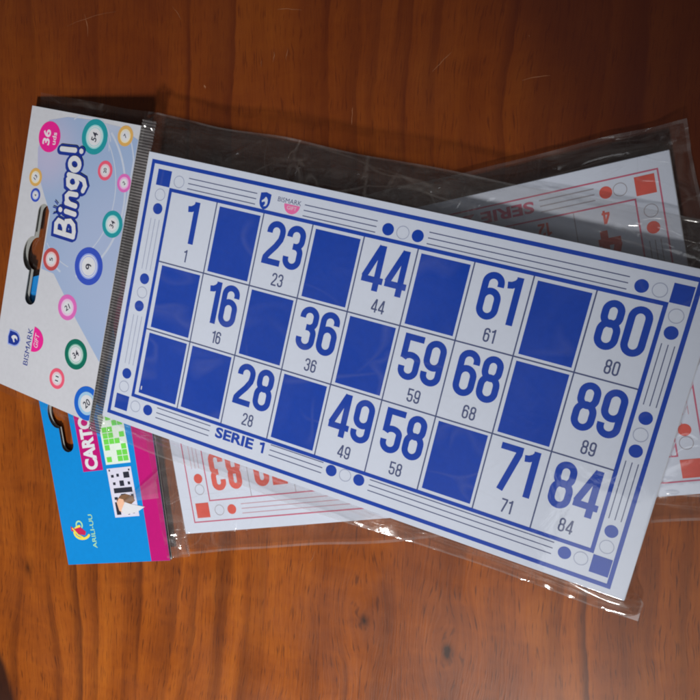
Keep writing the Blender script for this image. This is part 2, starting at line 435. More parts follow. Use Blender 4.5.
# ------------------------------------------------------------------ condensed bold numerals drawn as strokes
def digit(mb, ch, x, y, H, W, s, z, m):
    """One numeral with its lower left corner at (x, y): H tall, about W wide, stroke s. Returns its width."""
    r = s / 2
    def st(pts, closed=False):
        mb.layer += 1
        mb.stroke([(x + px, y + py) for px, py in pts], s, z + 0.004 * (mb.layer % 5), m, closed)
    def bowl(x0, x1, y0, y1):
        cx, rx = (x0 + x1) / 2, (x1 - x0) / 2
        k = min(rx * 1.05, (y1 - y0) / 2)
        return arc(cx, y1 - k, rx, 0, 180, ry=k) + arc(cx, y0 + k, rx, 180, 360, ry=k)
    if ch == '1':
        W1 = W * 0.66
        st([(W1 - r, 0), (W1 - r, H)])
        st([(0.02 * W, 0.80 * H), (W1 * 0.34, 0.815 * H), (W1 * 0.62, 0.87 * H), (W1 - r, H - r * 0.9)])
        return W1
    cx, rx = W / 2, W / 2 - r
    if ch == '0': st(bowl(r, W - r, r, H - r), True)
    elif ch == '8':
        mid = 0.53 * H
        st(bowl(r * 1.2, W - r * 1.2, mid - 0.15 * r, H - r), True); st(bowl(r, W - r, r, mid + 0.15 * r), True)
    elif ch in '69':
        b = bowl(r, W - r, r, 0.60 * H)
        t = [(r, 0.3 * H), (r, H - r - rx)] + arc(cx, H - r - rx, rx, 180, 0) + [(W - r, 0.715 * H)]
        if ch == '9':
            b = [(W - px, H - py) for px, py in b]; t = [(W - px, H - py) for px, py in t]
        st(b, True); st(t)
    elif ch == '3':
        mid = 0.525 * H; k = rx * 0.9
        st([(r, 0.725 * H), (r, H - r - rx)] + arc(cx, H - r - rx, rx, 180, 0) + [(W - r, mid + k)] + arc(cx + 0.1 * rx, mid + k, rx * 0.9, 0, -90, 8, ry=k) + [(cx - 0.25 * rx, mid)])
        st([(cx - 0.25 * rx, mid)] + arc(cx + 0.1 * rx, mid - k, rx * 0.9, 90, 0, 8, ry=k) + [(W - r, r + rx)] + arc(cx, r + rx, rx, 0, -180) + [(r, 0.275 * H)])
    elif ch == '2':
        st([(r, 0.715 * H), (r, H - r - rx)] + arc(cx, H - r - rx, rx, 180, 0) + [(W - r, 0.70 * H), (W - r * 1.25, 0.60 * H), (W * 0.62, 0.44 * H), (W * 0.30, 0.25 * H), (r * 1.1, 0.155 * H), (r, 0.10 * H), (r, 0)])
        st([(r * 0.6, r), (W, r)])
    elif ch == '5':
        st([(W * 0.96, H - r), (r, H - r), (r, 0.46 * H)])
        st(arc(cx, 0.62 * H - r - rx * 0.75, rx, 172, 0, ry=rx * 0.75) + [(W - r, r + rx)] + arc(cx, r + rx, rx, 0, -180) + [(r, 0.285 * H)])
    elif ch == '4':
        W4 = W * 1.07
        st([(W4 * 0.71, 0), (W4 * 0.71, H)])
        st([(W4 * 0.66, H * 0.985), (r * 0.75, 0.275 * H)])
        st([(0.0, 0.235 * H), (W4, 0.235 * H)])
        return W4
    elif ch == '7':
        st([(0, H - r), (W - r, H - r)])
        st([(W - r * 1.02, H), (W - r * 1.02, 0.84 * H), (W * 0.40, 0)])
    return W
def number(mb, n, cx, y, H, W, s, gap, z, m):
    wid = {'1': 0.66, '4': 1.07}
    tot = sum(W * wid.get(c, 1) for c in n) + gap * (len(n) - 1)
    x = cx - tot / 2
    for c in n: x += digit(mb, c, x, y, H, W, s, z, m) + gap

# ------------------------------------------------------------------ the table
mb = MB()
n = 40
X0, X1, Y0, Y1 = -420, 560, -560, 420
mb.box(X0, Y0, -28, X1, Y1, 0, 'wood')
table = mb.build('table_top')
table['kind'] = 'structure'
mb = MB()
for i, (a, b) in enumerate([((-73.9, 56.8), (-50.2, 65.7)), ((-65.6, 62.7), (-62.2, 53.8)), ((-23.7, 70.7), (-18.3, 66.0)), ((-2.4, 42.7), (-1.5, 41.4)),
        ((20.5, 55.5), (21.3, 53.0)), ((25.3, 59.2), (25.8, 55.5)), ((30.9, 61.4), (31.0, 56.9)), ((23.1, 74.5), (33.4, 75.7)),
        ((88.8, 60.6), (94.3, 68.3)), ((120.9, 62.1), (129.7, 65.4)), ((119.3, 77.3), (119.9, 76.8)), ((61.7, 44.0), (63.2, 37.7)), ((87.4, -125.7), (85.6, -132.1))]):
    w = 0.6 if i == 3 else random.uniform(0.12, 0.3)
    a, b = Vector(a), Vector(b); d = b - a; nn = Vector((-d.y, d.x)).normalized()
    P = [a.lerp(b, t / 5) + nn * (random.uniform(-0.25, 0.25) + d.length * 0.03 * math.sin(t * 0.63)) for t in range(6)]
    V = []
    for j, p in enumerate(P):
        h = w * (0.05 + math.sin(math.pi * (j + 0.3) / 5.6)) * random.uniform(0.25, 0.6)
        V += [(p.x + nn.x * h, p.y + nn.y * h, 0.03), (p.x - nn.x * h, p.y - nn.y * h, 0.03)]
    mb.add(V, [(2 * j + 1, 2 * j + 3, 2 * j + 2, 2 * j) for j in range(5)], 'scratch')
sc = mb.build('scratch', table); sc['kind'] = 'stuff'

# ------------------------------------------------------------------ film sheets
def film(mb, x0, x1, y0, y1, top, bottom, m, step=1.3, seed=0.0, wav=0.6, under=None, card=(0, 0, 0, 0), squeeze=None, over='film_tight'):
    """Two sheets of film that meet along their edges; under = x where only the back sheet goes on."""
    nx, ny = int((x1 - x0) / step), int((y1 - y0) / step)
    for which, fn in (('top', top), ('bottom', bottom)):
        xs = x0 if which == 'bottom' or under is None else under
        n_x = int((x1 - xs) / step)
        V = []
        for j in range(ny + 1):
            for i in range(n_x + 1):
                x = xs + (x1 - xs) * i / n_x; y = y0 + (y1 - y0) * j / ny
                ex = noise.noise(Vector((y * 0.05, seed, 1.7))) * wav
                ey = noise.noise(Vector((x * 0.035, seed, 9.1))) * wav * 1.2
                fx = (x - x0) / (x1 - x0); fy = (y - y0) / (y1 - y0)
                xx = squeeze(x, y) if squeeze else x
                V.append((xx + ex * abs(2 * fx - 1) ** 6, y + ey * abs(2 * fy - 1) ** 6, fn(x, y)))
        w = n_x + 1
        mb.add(V, [(j * w + i, j * w + i + 1, (j + 1) * w + i + 1, (j + 1) * w + i) for j in range(ny) for i in range(n_x)], m)
        if which == 'top':
            kt, kr = mb.mat(over), mb.mat('film_rim')
            for q in range(len(mb.f) - ny * n_x, len(mb.f)):
                P = [mb.v[i] for i in mb.f[q]]
                cx_, cy_ = sum(p[0] for p in P) / 4, sum(p[1] for p in P) / 4
                if card[0] < cx_ < card[2] and card[1] < cy_ < card[3]: mb.mi[q] = kt
                j, i = divmod(q - (len(mb.f) - ny * n_x), n_x)
                if j in (0, ny - 1) or i == n_x - 1: mb.mi[q] = kr

def ridged(x, y, sx, sy, seed):
    v = noise.noise(Vector((x * sx, y * sy, seed)))
    return (1 - min(1, abs(v) * 4.0)) ** 2
def seg_d(x, y, a, b):
    ax, ay = a; bx, by = b
    dx, dy = bx - ax, by - ay
    t = max(0, min(1, ((x - ax) * dx + (y - ay) * dy) / (dx * dx + dy * dy)))
    return math.hypot(x - ax - t * dx, y - ay - t * dy), t
def sm(a, b, x):
    t = max(0.0, min(1.0, (x - a) / (b - a))); return t * t * (3 - 2 * t)

# ------------------------------------------------------------------ header helpers
def ball(parent, origin, zf, cx, cy, r, num, m_out, m_in, deg, lift=0.0, clip=None, label=None):
    mb = MB()
    if clip is None:
        mb.disc(cx, cy, r, 0.05 + lift, m_out, 48); mb.disc(cx, cy, r * 0.68, 0.07 + lift, m_in, 48)
        mb.ring(cx, cy, r * 0.60, r * 0.06, 0.085 + lift, 'white', 40)
        mb.disc(cx, cy, r * 0.50, 0.09 + lift, 'white', 40)
    else:
        def half(rr, z, m):
            pts = [(min(clip, cx + rr * math.cos(2 * math.pi * i / 48)), cy + rr * math.sin(2 * math.pi * i / 48)) for i in range(48)]
            mb.poly(pts, z, m)
        half(r, 0.05 + lift, m_out); half(r * 0.68, 0.07 + lift, m_in); half(r * 0.50, 0.09 + lift, 'white')
    put_text(mb, num, cx, cy, r * (0.52 if len(num) > 1 else 0.30), r * 0.42, 0.11 + lift, 'text_dark', deg, 0.02)
    mb.mapped(lambda x, y, z: (x, y, z + zf(x)))
    return mb.build('printed_ball', parent, label or ('printed bingo ball with the number ' + num), origin)

def slot_loop(ax, ac, half_len, hw, bulge_rx, bulge_ry):
    """Outline of a euro hang slot, the bulge to the left."""
    pts = arc(ax, ac + half_len - hw, hw, 0, 180, 12)
    pts += [(ax - hw, ac + bulge_ry + 1.2)]
    pts += arc(ax - hw, ac, bulge_rx, 90, 270, 18, ry=bulge_ry)
    pts += [(ax - hw, ac - bulge_ry - 1.2)]
    pts += arc(ax, ac - half_len + hw, hw, 180, 360, 12)
    return pts

# ================================================================== PACK 1: blue cards, lying on top
O1 = (93, -42, 0)
pack1 = thing('bingo_card_pack', 'film pack of blue-numbered bingo cards with pale Bingo! header, lying on the red pack',
              'card pack', O1, 0.0, 'sealed packs of bingo cards')
Z1 = 14.0
CT = 0.36
# the stack, top card last
for k in range(18):
    top = (k == 17)
    z1 = Z1 - (17 - k) * CT
    jx, jy = (0, 0) if top else (random.uniform(-0.5, 0.45), random.uniform(-0.5, 0.35))
    mb = MB()
    mb.box(-11.9 + jx, -97.2 + jy, z1 - CT + 0.03, 198.0 + jx, 12.0 + jy, z1, 'card_edge' if not top else 'card')
    c = mb.build('bingo_card', pack1, 'top bingo card printed in blue with the word SERIE 1' if top else None, O1)
    if top: card1 = c

# border print
zp = Z1 + 0.03
mb = MB()
def frame(x0, y0, x1, y1, w, m):                 # x0,y0 top left; x1,y1 bottom right
    mb.rect(x0, y0 - w, x1, y0, zp, m); mb.rect(x0, y1, x1, y1 + w, zp, m)
    mb.rect(x0, y1 + w, x0 + w, y0 - w, zp, m); mb.rect(x1 - w, y1 + w, x1, y0 - w, zp, m)
frame(-10.0, 9.5, 193.0, -95.0, 1.45, 'blue')
frame(0, 0, 185.0, -85.1, 1.35, 'blue')
for (x0, y0) in ((-6.4, 6.3), (185.0, 6.3), (-7.0, -85.7), (185.1, -85.3)):
    mb.rect(x0, y0 - 6.2, x0 + 6.2, y0, zp + 0.01, 'blue')
def dots(seq):
    for (x, y, f) in seq:
        if f: mb.disc(x, y, 2.15, zp, 'blue')
        else: mb.ring(x, y, 2.35, 0.26, zp, 'ring')
dots([(3.7, 3.0, 0), (90.5, 2.95, 1), (96.0, 2.95, 0), (101.5, 2.95, 1), (176.0, 3.1, 1), (181.5, 3.1, 0)])
dots([(-3.7, -3.4, 0), (-3.6, -8.9, 1), (-3.8, -37.1, 1), (-3.8, -42.7, 0), (-3.95, -48.3, 1), (-4.0, -76.6, 1), (-4.2, -82.2, 0)])
dots([(2.8, -88.7, 0), (8.8, -88.5, 1), (90.3, -87.5, 1), (95.9, -87.5, 0), (101.4, -87.5, 1), (176.3, -88.2, 1), (181.7, -88.2, 0)])
dots([(188.2, -3.6, 0), (188.2, -9.0, 1), (188.3, -37.1, 1), (188.3, -42.7, 0), (188.3, -48.2, 1), (188.3, -76.1, 1), (188.3, -81.6, 0)])
for (a, b, yc) in ((7.8, 37.7, 3.2), (57.5, 86.1, 2.95), (105.2, 171.9, 3.1)):
    for k in (-1, 0, 1): mb.rect(a, yc + 2.0 * k - 0.16, b, yc + 2.0 * k + 0.16, zp, 'ink')
for (a, b, yc) in ((12.9, 37.9, -88.3), (64.5, 86.7, -87.6), (105.4, 172.3, -88.0)):
    for k in (-1, 0, 1): mb.rect(a, yc + 2.05 * k - 0.16, b, yc + 2.05 * k + 0.16, zp, 'ink')
for (a, b, xc, mm) in ((-13.0, -33.4, -3.9, 'ring'), (-52.2, -72.6, -3.8, 'ring'), (-12.8, -33.0, 188.4, 'ink'), (-52.1, -72.1, 188.3, 'ink')):
    for k in (-1, 0, 1): mb.rect(xc + 1.95 * k - 0.15, b, xc + 1.95 * k + 0.15, a, zp, mm)
cx0, cp, ry0, rp = 1.6, 20.24, -1.3, 27.5
for k in range(1, 9):
    mb.rect(cx0 + cp * k - 0.24, -83.75, cx0 + cp * k + 0.24, -1.35, zp, 'ink')
for k in (1, 2):
    mb.rect(1.35, ry0 - rp * k - 0.24, 183.65, ry0 - rp * k + 0.24, zp + 0.005, 'ink')
mb.build('border_print', card1, 'blue frames, grid lines, dots and corner squares printed on the card', O1)
# filled squares and numbers
rows = [['1', '', '23', '', '44', '', '61', '', '80'], ['', '16', '', '36', '', '59', '68', '', '89'], ['', '', '28', '', '49', '58', '', '71', '84']]
for r, row in enumerate(rows):
    for c_, nme in enumerate(row):
        x0 = cx0 + cp * c_; yt = ry0 - rp * r
        mb = MB()
        if nme == '':
            mb.rect(x0 + 1.45, yt - rp + 1.2, x0 + cp - 1.15, yt - 1.0 - (0.25 if r == 0 else 0.2), zp, 'blue')
            if r == 2 and c_ == 0: put_text(mb, '1', x0 + 2.4, yt - rp + 3.4, 0.5, 1.5, zp + 0.02, 'white', 0, 0.02)
            mb.build('filled_square', card1, None, O1)
        else:
            number(mb, nme, x0 + cp / 2 + 0.6, yt - 18.0, 16.3, 7.5, 2.26, 0.8, zp, 'blue')
            number(mb, nme, x0 + cp / 2 + 0.75, yt - 25.3, 4.8, 2.1, 0.56, 0.42, zp, 'ink')
            mb.build('printed_number', card1, 'number ' + nme + ' printed large in blue with a small ' + nme + ' under it', O1)
mb = MB()
put_text(mb, 'SERIE', 49.0, -87.8, 16.8, 4.3, zp, 'blue', 0, 0.035); digit(mb, '1', 60.0, -89.95, 4.3, 3.2, 0.95, zp, 'blue')
mb.build('series_lettering', card1, 'the word SERIE 1 in bold blue capitals', O1)

def shield_logo(mb, cx, cy, w, h, z, m_fill, m_mark, deg=0.0):
    c, q = math.cos(math.radians(deg)), math.sin(math.radians(deg))
    def T(P): return [(cx + x * c - y * q, cy + x * q + y * c) for x, y in P]
    P = [(-0.5, 0.42), (0, 0.5), (0.5, 0.42), (0.5, -0.05)] + [(0.46, -0.2), (0.34, -0.36), (0.17, -0.46), (0, -0.5), (-0.17, -0.46), (-0.34, -0.36), (-0.46, -0.2)] + [(-0.5, -0.05)]
    mb.poly(T([(x * w, y * h) for x, y in P]), z, m_fill)
    K = [(-0.30, -0.02), (-0.10, 0.10), (0.02, 0.24), (0.14, 0.20), (0.26, 0.06), (0.27, -0.14), (0.18, -0.28), (-0.06, -0.33), (0.06, -0.16), (0.02, -0.04), (-0.12, -0.06), (-0.24, -0.12)]
    mb.poly(T([(x * w, y * h) for x, y in K]), z + 0.02, m_mark)
def half_disc(mb, cx, cy, rx, ry, z, m, deg=0.0):
    c, q = math.cos(math.radians(deg)), math.sin(math.radians(deg))
    P = arc(0, 0, rx, 180, 360, 20, ry=ry)
    mb.poly([(cx + x * c - y * q, cy + x * q + y * c) for x, y in P], z, m)
mb = MB()
shield_logo(mb, 41.4, 3.2, 4.4, 6.4, zp, 'blue', 'card')
put_text(mb, 'BISMARK', 51.3, 5.0, 9.6, 1.7, zp, 'ink', 0, 0.0)
half_disc(mb, 52.6, 3.9, 3.2, 3.4, zp, 'logo_pink')
put_text(mb, 'GIFT', 52.7, 2.7, 3.9, 1.3, zp + 0.02, 'white', 0, 0.0)
mb.build('maker_logo', card1, 'small blue shield and pink half circle printed on the card border', O1)

# header card of pack 1
hz1 = lambda x: 12.0 + (x + 20.0) * 0.13
mb = MB()
outer = [(-82.0, 21.2), (-82.0, -102.7), (-19.3, -102.7), (-19.3, 21.2)]
slot = slot_loop(-65.2, -40.8, 22.3, 3.3, 5.3, 7.6)
mb.plate([outer, slot], -0.45, 0.0, 'gloss_white', 'backing')
mb.plate([[(x + 0.3, y - 0.2) for x, y in outer], slot_loop(-64.9, -40.8, 21.8, 3.1, 4.9, 7.2)], -2.3, -2.0, 'backing', 'backing')
mb.mapped(lambda x, y, z: (x, y, z + hz1(x)))
header1 = mb.build('header_card', pack1, 'white and pale blue header card with a hang hole and the word Bingo!', O1)
mb = MB()
P = [(-70.5, 16.5), (-74.6, 4), (-72.5, -6), (-66, -15.5), (-61.2, -22), (-61.2, -46), (-53.4, -46.5), (-35.9, -62.7), (-19.5, -76.3), (-19.5, 15.5), (-30, 19.2), (-47, 19.9), (-60, 19.2)]
mb.poly(P, 0.025, 'pale_blue')
for (cx, cy, r, a0, a1, w) in ((-58, -12, 37, -62, 50, 1.0), (-60, -10, 33.5, -58, 40, 0.5), (-58, -5, 40.0, -30, 34, 0.7), (-40, -18, 28.5, 170, 250, 0.9), (-42, -16, 26, 195, 262, 0.45), (-47, 8, 14, 20, 130, 0.6), (-50, 6, 16.5, 10, 90, 0.4)):
    P = [(min(-19.6, px), py) for px, py in arc(cx, cy, r, a0, a1, 40) if px < -19.7 and py < 20.8 and px > -60.8]
    if len(P) > 2:
        mb.layer += 1
        mb.stroke(P, w, 0.038 + 0.001 * mb.layer, 'swirl')
mb.mapped(lambda x, y, z: (x, y, z + hz1(x)))
mb.build('blue_panel', header1, 'pale blue printed panel with white swirl lines', O1)

BALLS = [(-42.9, 13.4, 7.2, '54', 'teal', 'teal_l', 80), (-26.5, 16.1, 4.1, '7', 'gold', 'gold_l', 60), (-34.1, 1.0, 4.0, '20', 'rose', 'rose_l', 95),
         (-22.9, -2.2, 3.7, '2', 'orchid', 'orchid_l', 50), (-73.3, -8.3, 3.9, '13', 'gold', 'gold_l', 60), (-71.7, -15.8, 2.95, '6', 'royal', 'royal_l', 80),
         (-25.3, -19.4, 5.5, '34', 'teal', 'teal_l', 75), (-56.2, -40.8, 4.9, '5', 'brick', 'brick_l', 100), (-34.3, -38.9, 7.9, '9', 'royal', 'royal_l', 120),
         (-42.3, -58.6, 5.5, '21', 'orchid', 'orchid_l', 40), (-33.1, -76.8, 6.5, '34', 'bottle', 'bottle_l', 45), (-41.5, -90.1, 4.5, '11', 'rose', 'rose_l', 90),
         (-22.3, -95.3, 7.3, '20', 'azure', 'azure_l', 50)]
NAMES = {'teal': 'teal', 'gold': 'gold', 'rose': 'rose', 'orchid': 'orchid pink', 'royal': 'blue', 'brick': 'brick red', 'bottle': 'dark green', 'azure': 'bright blue'}
for (x, y, r, nme, mo, mi, dg) in BALLS:
    ball(header1, O1, hz1, x, y, r, nme, mo, mi, dg, 0.0, -19.45 if x + r > -19.45 else None, NAMES[mo] + ' printed bingo ball numbered ' + nme)
mb = MB()
mb.disc(-68.7, 9.7, 6.5, 0.06, 'badge', 48)
put_text(mb, '36', -70.3, 9.4, 6.6, 4.4, 0.09, 'badge_l', 90, 0.03)
put_text(mb, 'uds', -65.7, 9.4, 5.2, 2.4, 0.09, 'badge_l', 90, 0.02)
mb.mapped(lambda x, y, z: (x, y, z + hz1(x)))
mb.build('quantity_badge', header1, 'round magenta badge reading 36 uds', O1)

# the word Bingo! in rounded letters, reading up the header
LET = []
LET.append([(0.8, 0.4), (0.9, 5.6), (1.0, 11.2), (4.4, 11.3), (6.0, 10.0), (5.6, 7.6), (3.6, 6.2), (1.2, 6.0)])
LET.append([(3.6, 6.1), (6.4, 5.4), (7.0, 3.0), (5.6, 0.9), (3.0, 0.2), (0.9, 0.4)])
LET.append([(10.3, 0.8), (10.6, 6.3)]); LET.append([(10.7, 9.5), (10.75, 9.7)])
LET.append([(13.8, 0.9), (14.2, 6.6)]); LET.append([(14.1, 4.4), (15.2, 6.3), (17.0, 6.7), (18.3, 5.4), (18.5, 0.9)])
LET.append([(25.6, 5.4), (24.0, 6.9), (21.9, 6.5), (21.0, 4.4), (21.7, 2.0), (23.6, 1.2), (25.6, 2.5)])
LET.append([(26.0, 6.8), (25.8, 0.4), (25.1, -2.4), (22.9, -3.5), (20.8, -2.5)])
LET.append([(28.4 + 2.45 * (1 + math.cos(t * math.pi / 8)), 3.9 + 2.9 * math.sin(t * math.pi / 8)) for t in range(17)])
LET.append([(36.6, 4.4), (36.3, 8.0), (36.0, 12.6)]); LET.append([(36.7, 0.7), (36.75, 0.9)])
LET2 = [[(9.0, 11.6), (8.2, 13.6)], [(10.9, 12.2), (11.0, 14.0)], [(12.6, 11.5), (13.6, 13.2)]]
def letters(mb, w, z, m, du=0.0, dv=0.0, which=LET):
    for k, P in enumerate(which):
        Q = [(-44.9 - (v * 0.98 + dv) - 0.075 * u, -29.6 + (u + du) * 0.985) for u, v in P]
        ring = math.hypot(Q[0][0] - Q[-1][0], Q[0][1] - Q[-1][1]) < 0.1
        mb.layer += 1
        mb.stroke(Q, w, z + 0.003 * mb.layer, m, ring)
        for p in ([] if ring else Q):
            mb.layer += 1; mb.disc(p[0], p[1], w / 2, z + 0.003 * mb.layer, m, 16)
mb = MB()
letters(mb, 4.0, 0.06, 'navy', -0.5, 0.9); letters(mb, 4.0, 0.06, 'navy', 0.0, 0.0)
letters(mb, 2.15, 0.12, 'white')
letters(mb, 0.55, 0.05, 'navy', 0, 0, LET2)
mb.mapped(lambda x, y, z: (x, y, z + hz1(x)))
mb.build('title_lettering', header1, 'the word Bingo! in white letters with a thick navy outline', O1)
mb = MB()
shield_logo(mb, -71.2, -80.2, 7.0, 8.2, 0.07, 'royal_l', 'royal_l', 90); shield_logo(mb, -71.2, -80.2, 5.8, 7.2, 0.10, 'navy', 'white', 90)
put_text(mb, 'BISMARK', -61.8, -81.4, 16.9, 2.9, 0.07, 'navy', 90, -0.004, 0.0)
half_disc(mb, -59.6, -77.3, 5.6, 6.6, 0.07, 'badge', 90)
put_text(mb, 'GIFT', -57.2, -77.3, 6.4, 2.6, 0.10, 'badge_l', 90, 0.0, 0.2)
mb.mapped(lambda x, y, z: (x, y, z + hz1(x)))
mb.build('maker_logo', header1, 'navy shield and pink half circle at the lower left of the header', O1)

# ribbed heat seal between header and cards
mb = MB()
V = []; N = 4 * 112
for i in range(N + 1):
    y = 24.0 - 130.0 * i / N
    k = i % 4
    dz = (0.0, 0.30, 0.30, 0.0)[k]
    V += [(-19.2, y, 11.75 + dz), (-13.1 + 0.4 * math.sin(y * 0.06), y, 11.75 + dz)]
mb.add(V, [(2 * i, 2 * i + 2, 2 * i + 3, 2 * i + 1) for i in range(N)], 'seal')
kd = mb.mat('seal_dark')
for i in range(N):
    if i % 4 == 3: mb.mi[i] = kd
mb.build('ribbed_seal', pack1, 'ribbed grey heat seal strip between the header and the cards', O1)

# the clear film of pack 1
def f1_edge(x, y):                                # how far outside the stack, and the height of the open edge there
    dx = max(-12.2 - x, x - 198.3, 0); dy = max(-97.5 - y, y - 12.3, 0)
    if y > 12.3: zo = 9.6 - 1.2 * sm(60, 0, x)
    elif y < -97.5: zo = 8.6 - 6.6 * sm(92, 135, x)
    else: zo = 6.0
    return dx, dy, zo
CRE1 = [((-15, 19.5), (-10.5, 25), 1.0, .8), ((22, 15), (27.5, 20.5), .7, .7), ((61, 16), (66, 21), .7, .7), ((118, 17), (125, 23), .8, .7), ((88, 15), (91, 19), .6, .6), ((150, 17), (153, 21), .6, .6), ((-14, 21), (40, 25), .9, .75), ((30, 16), (90, 22), .7, .6), ((84, 25.5), (150, 19), .8, .7), ((120, 15.5), (160, 18), .6, .6), ((-2, 24.5), (6, 15), .8, .6), ((48, 14.5), (60, 25), .6, .6), ((96, 15), (110, 25), .6, .6), ((100, -100), (140, -104.5), .4, .7), ((165, -99.5), (196, -104), .7, .6), ((-10, 20), (60, 17.5), .45, .7), ((40, 22), (120, 18), .4, .6), ((100, 21), (206, 23.5), .6, .8), ((-17, 26), (-9, 13), .8, .7), ((-16, 14), (10, 22), .5, .6),
        ((60, 24.5), (206, 14.5), .5, .7), ((120, -101), (205, -101.5), .45, .7), ((-10, -100), (90, -102.5), .4, .7), ((196, -98), (206, -106), .9, .7), ((60, -104.5), (150, -101), .4, .7),
        ((150, -104), (206, -103.2), .5, .6), ((199, -94), (206, -99), .6, .6), ((20, 14), (34, 26), .4, .6), ((70, 14), (78, 26), .3, .6), ((150, 14), (180, 27), .4, .8)]
SOFT1 = [((5, -70), (70, -74), .10, .8), ((20, -62), (45, -80), .12, .7), ((60, -58), (85, -83), .10, 1.2), ((58, -60), (50, -84), .10, .9), ((2, -57), (40, -60), .08, .7), ((140, -30), (172, -50), .12, 1.5),
         ((100, -60), (190, -64), .08, 1.6), ((150, -10), (186, -30), .09, 1.2), ((120, -62), (150, -86), .09, 1.2), ((75, -30), (110, -60), .06, 1.6)]
def bumps(x, y, L):
    h = 0.0
    for a, b, hh, w in L:
        if min(a[0], b[0]) - 4 < x < max(a[0], b[0]) + 4 and min(a[1], b[1]) - 4 < y < max(a[1], b[1]) + 4:
            d, t = seg_d(x, y, a, b)
            h += hh * math.exp(-(d / w) ** 2) * (0.35 + 0.65 * math.sin(math.pi * min(1, max(0, t))))
    return h
def f1_top(x, y):
    dx, dy, zo = f1_edge(x, y)
    d = math.hypot(dx, dy)
    if d == 0:
        e = min(x + 12.2, 198.3 - x, y + 97.5, 12.3 - y)
        fl = sm(0, 6, e)
        return Z1 + 0.19 + 0.06 * fl * (0.5 + 0.5 * noise.noise(Vector((x * .03, y * .03, 2.0)))) + 0.7 * fl * bumps(x, y, SOFT1) + 0.012 * fl * ridged(x, y, .045, .05, 4.4)
    m = 14.8 if y > 12.3 else (9.8 if y < -97.5 else 7.6)
    t = min(1, d / m)
    if x < -12.2 and -97.5 < y < 12.3: zo, t = 12.5, min(1, d / 7.0)
    if y < -97.5: z = zo + (Z1 + 0.16 - zo) * (1 - t) ** 1.8
    else: z = (Z1 + 0.16) * (1 - t) + zo * t + 0.9 * math.sin(math.pi * t) * 0.5
    w = sm(0, 0.25, t) * (1 - sm(0.9, 1.0, t))
    z += w * (bumps(x, y, CRE1) + 0.8 * noise.noise(Vector((x * .045, y * .22, 7.7))) + 0.30 * ridged(x, y, .03, .16, 1.1) + 0.35 * noise.noise(Vector((x * .22, y * .33, 3.3))))
    q = math.hypot(x - 200.8, (y + 99.3)); z += 1.5 * math.exp(-(q / 2.0) ** 2)
    q = math.hypot(x - 190.0, (y + 105.0) * 1.6); z += 1.1 * math.exp(-(q / 3.0) ** 2)
    if x < -12.2: z = max(z, 12.35 - 3.0 * sm(14, 27, y))
    q = math.hypot(x + 16.5, (y - 22.5) * 0.7); z += 3.4 * math.exp(-(q / 2.4) ** 2)                 # pinched corner at the seal
    d, t = seg_d(x, y, (-19, 16), (-14, 27)); z += 1.0 * math.exp(-(d / 0.8) ** 2)
    d, t = seg_d(x, y, (-13.5, 26.5), (-9.5, 17)); z += 0.9 * math.exp(-(d / 0.8) ** 2) * math.sin(math.pi * min(1, t * 0.9 + 0.1))
    return z
def f1_bot(x, y):
    if x < -19.5:
        t = max(0, y - 21, -103 - y)
        return hz1(x) - 2.9 + 0.35 * noise.noise(Vector((x * .06, y * .1, 5))) + 0.10 * t
    dx, dy, zo = f1_edge(x, y)
    d = math.hypot(dx, dy)
    zb = 7.45 + 1.75 * sm(-12, -19.5, x)
    if d == 0 or (x < -12.2 and dy == 0): return zb
    m = 14.8 if y > 12.3 else (9.8 if y < -97.5 else 7.6)
    t = min(1, d / m)
    return zb * (1 - t) + (zo - 0.15) * t + 0.3 * math.sin(math.pi * t) * noise.noise(Vector((x * .08, y * .15, 6.6)))
mb = MB()
film(mb, -81.0, 206.0, -107.3, 27.2, f1_top, f1_bot, 'film', 0.75, 0.3, 0.8, under=-19.0, card=(-12.2, -97.5, 198.3, 12.3),
     squeeze=lambda x, y: x if x < 198.4 else 198.4 + (x - 198.4) * (0.22 + 0.78 * max(sm(-94, -101, y), sm(8, 24, y))))
mb.build('plastic_wrap', pack1, 'clear crinkled film sealed round the blue bingo cards', O1, smooth=True)

# ================================================================== PACK 2: red cards, underneath
A2 = math.radians(24.03)
L2 = (101, 54, 0)                                 # centre of the card in the pack's own frame
ca, sa = math.cos(A2), math.sin(A2)
W2 = (33.1 + L2[0] * ca - L2[1] * sa, -136.3 + L2[0] * sa + L2[1] * ca, 0)
pack2 = thing('bingo_card_pack', 'film pack of red-numbered bingo cards with bright blue header, lying under the blue-numbered pack',
              'card pack', W2, A2, 'sealed packs of bingo cards')
Z2 = 7.0
for k in range(16):
    top = (k == 15)
    z1 = Z2 - (15 - k) * 0.40
    jx, jy = (0, 0) if top else (random.uniform(-0.3, 0.3), random.uniform(-0.3, 0.3))
    mb = MB()
    mb.box(0 + jx, 0 + jy, z1 - 0.37, 201.9 + jx, 110.0 + jy, z1, 'card_edge' if not top else 'card')
    c = mb.build('bingo_card', pack2, 'top bingo card printed in red with the word SERIE 2' if top else None, L2)
    if top: card2 = c
zp = Z2 + 0.03
mb = MB()
def frame2(x0, y0, x1, y1, w, m):
    mb.rect(x0, y0, x1, y0 + w, zp, m); mb.rect(x0, y1 - w, x1, y1, zp, m)
    mb.rect(x0, y0 + w, x0 + w, y1 - w, zp, m); mb.rect(x1 - w, y0 + w, x1, y1 - w, zp, m)
frame2(5.0, 4.2, 198.0, 105.3, 0.5, 'pinkline'); frame2(13.8, 12.6, 190.2, 97.2, 0.5, 'pinkline')
for (x, y) in ((7.0, 6.1), (190.5, 97.8), (190.4, 5.4), (7.0, 97.8)): mb.rect(x, y, x + 6.1, y + 6.1, zp + 0.01, 'red')
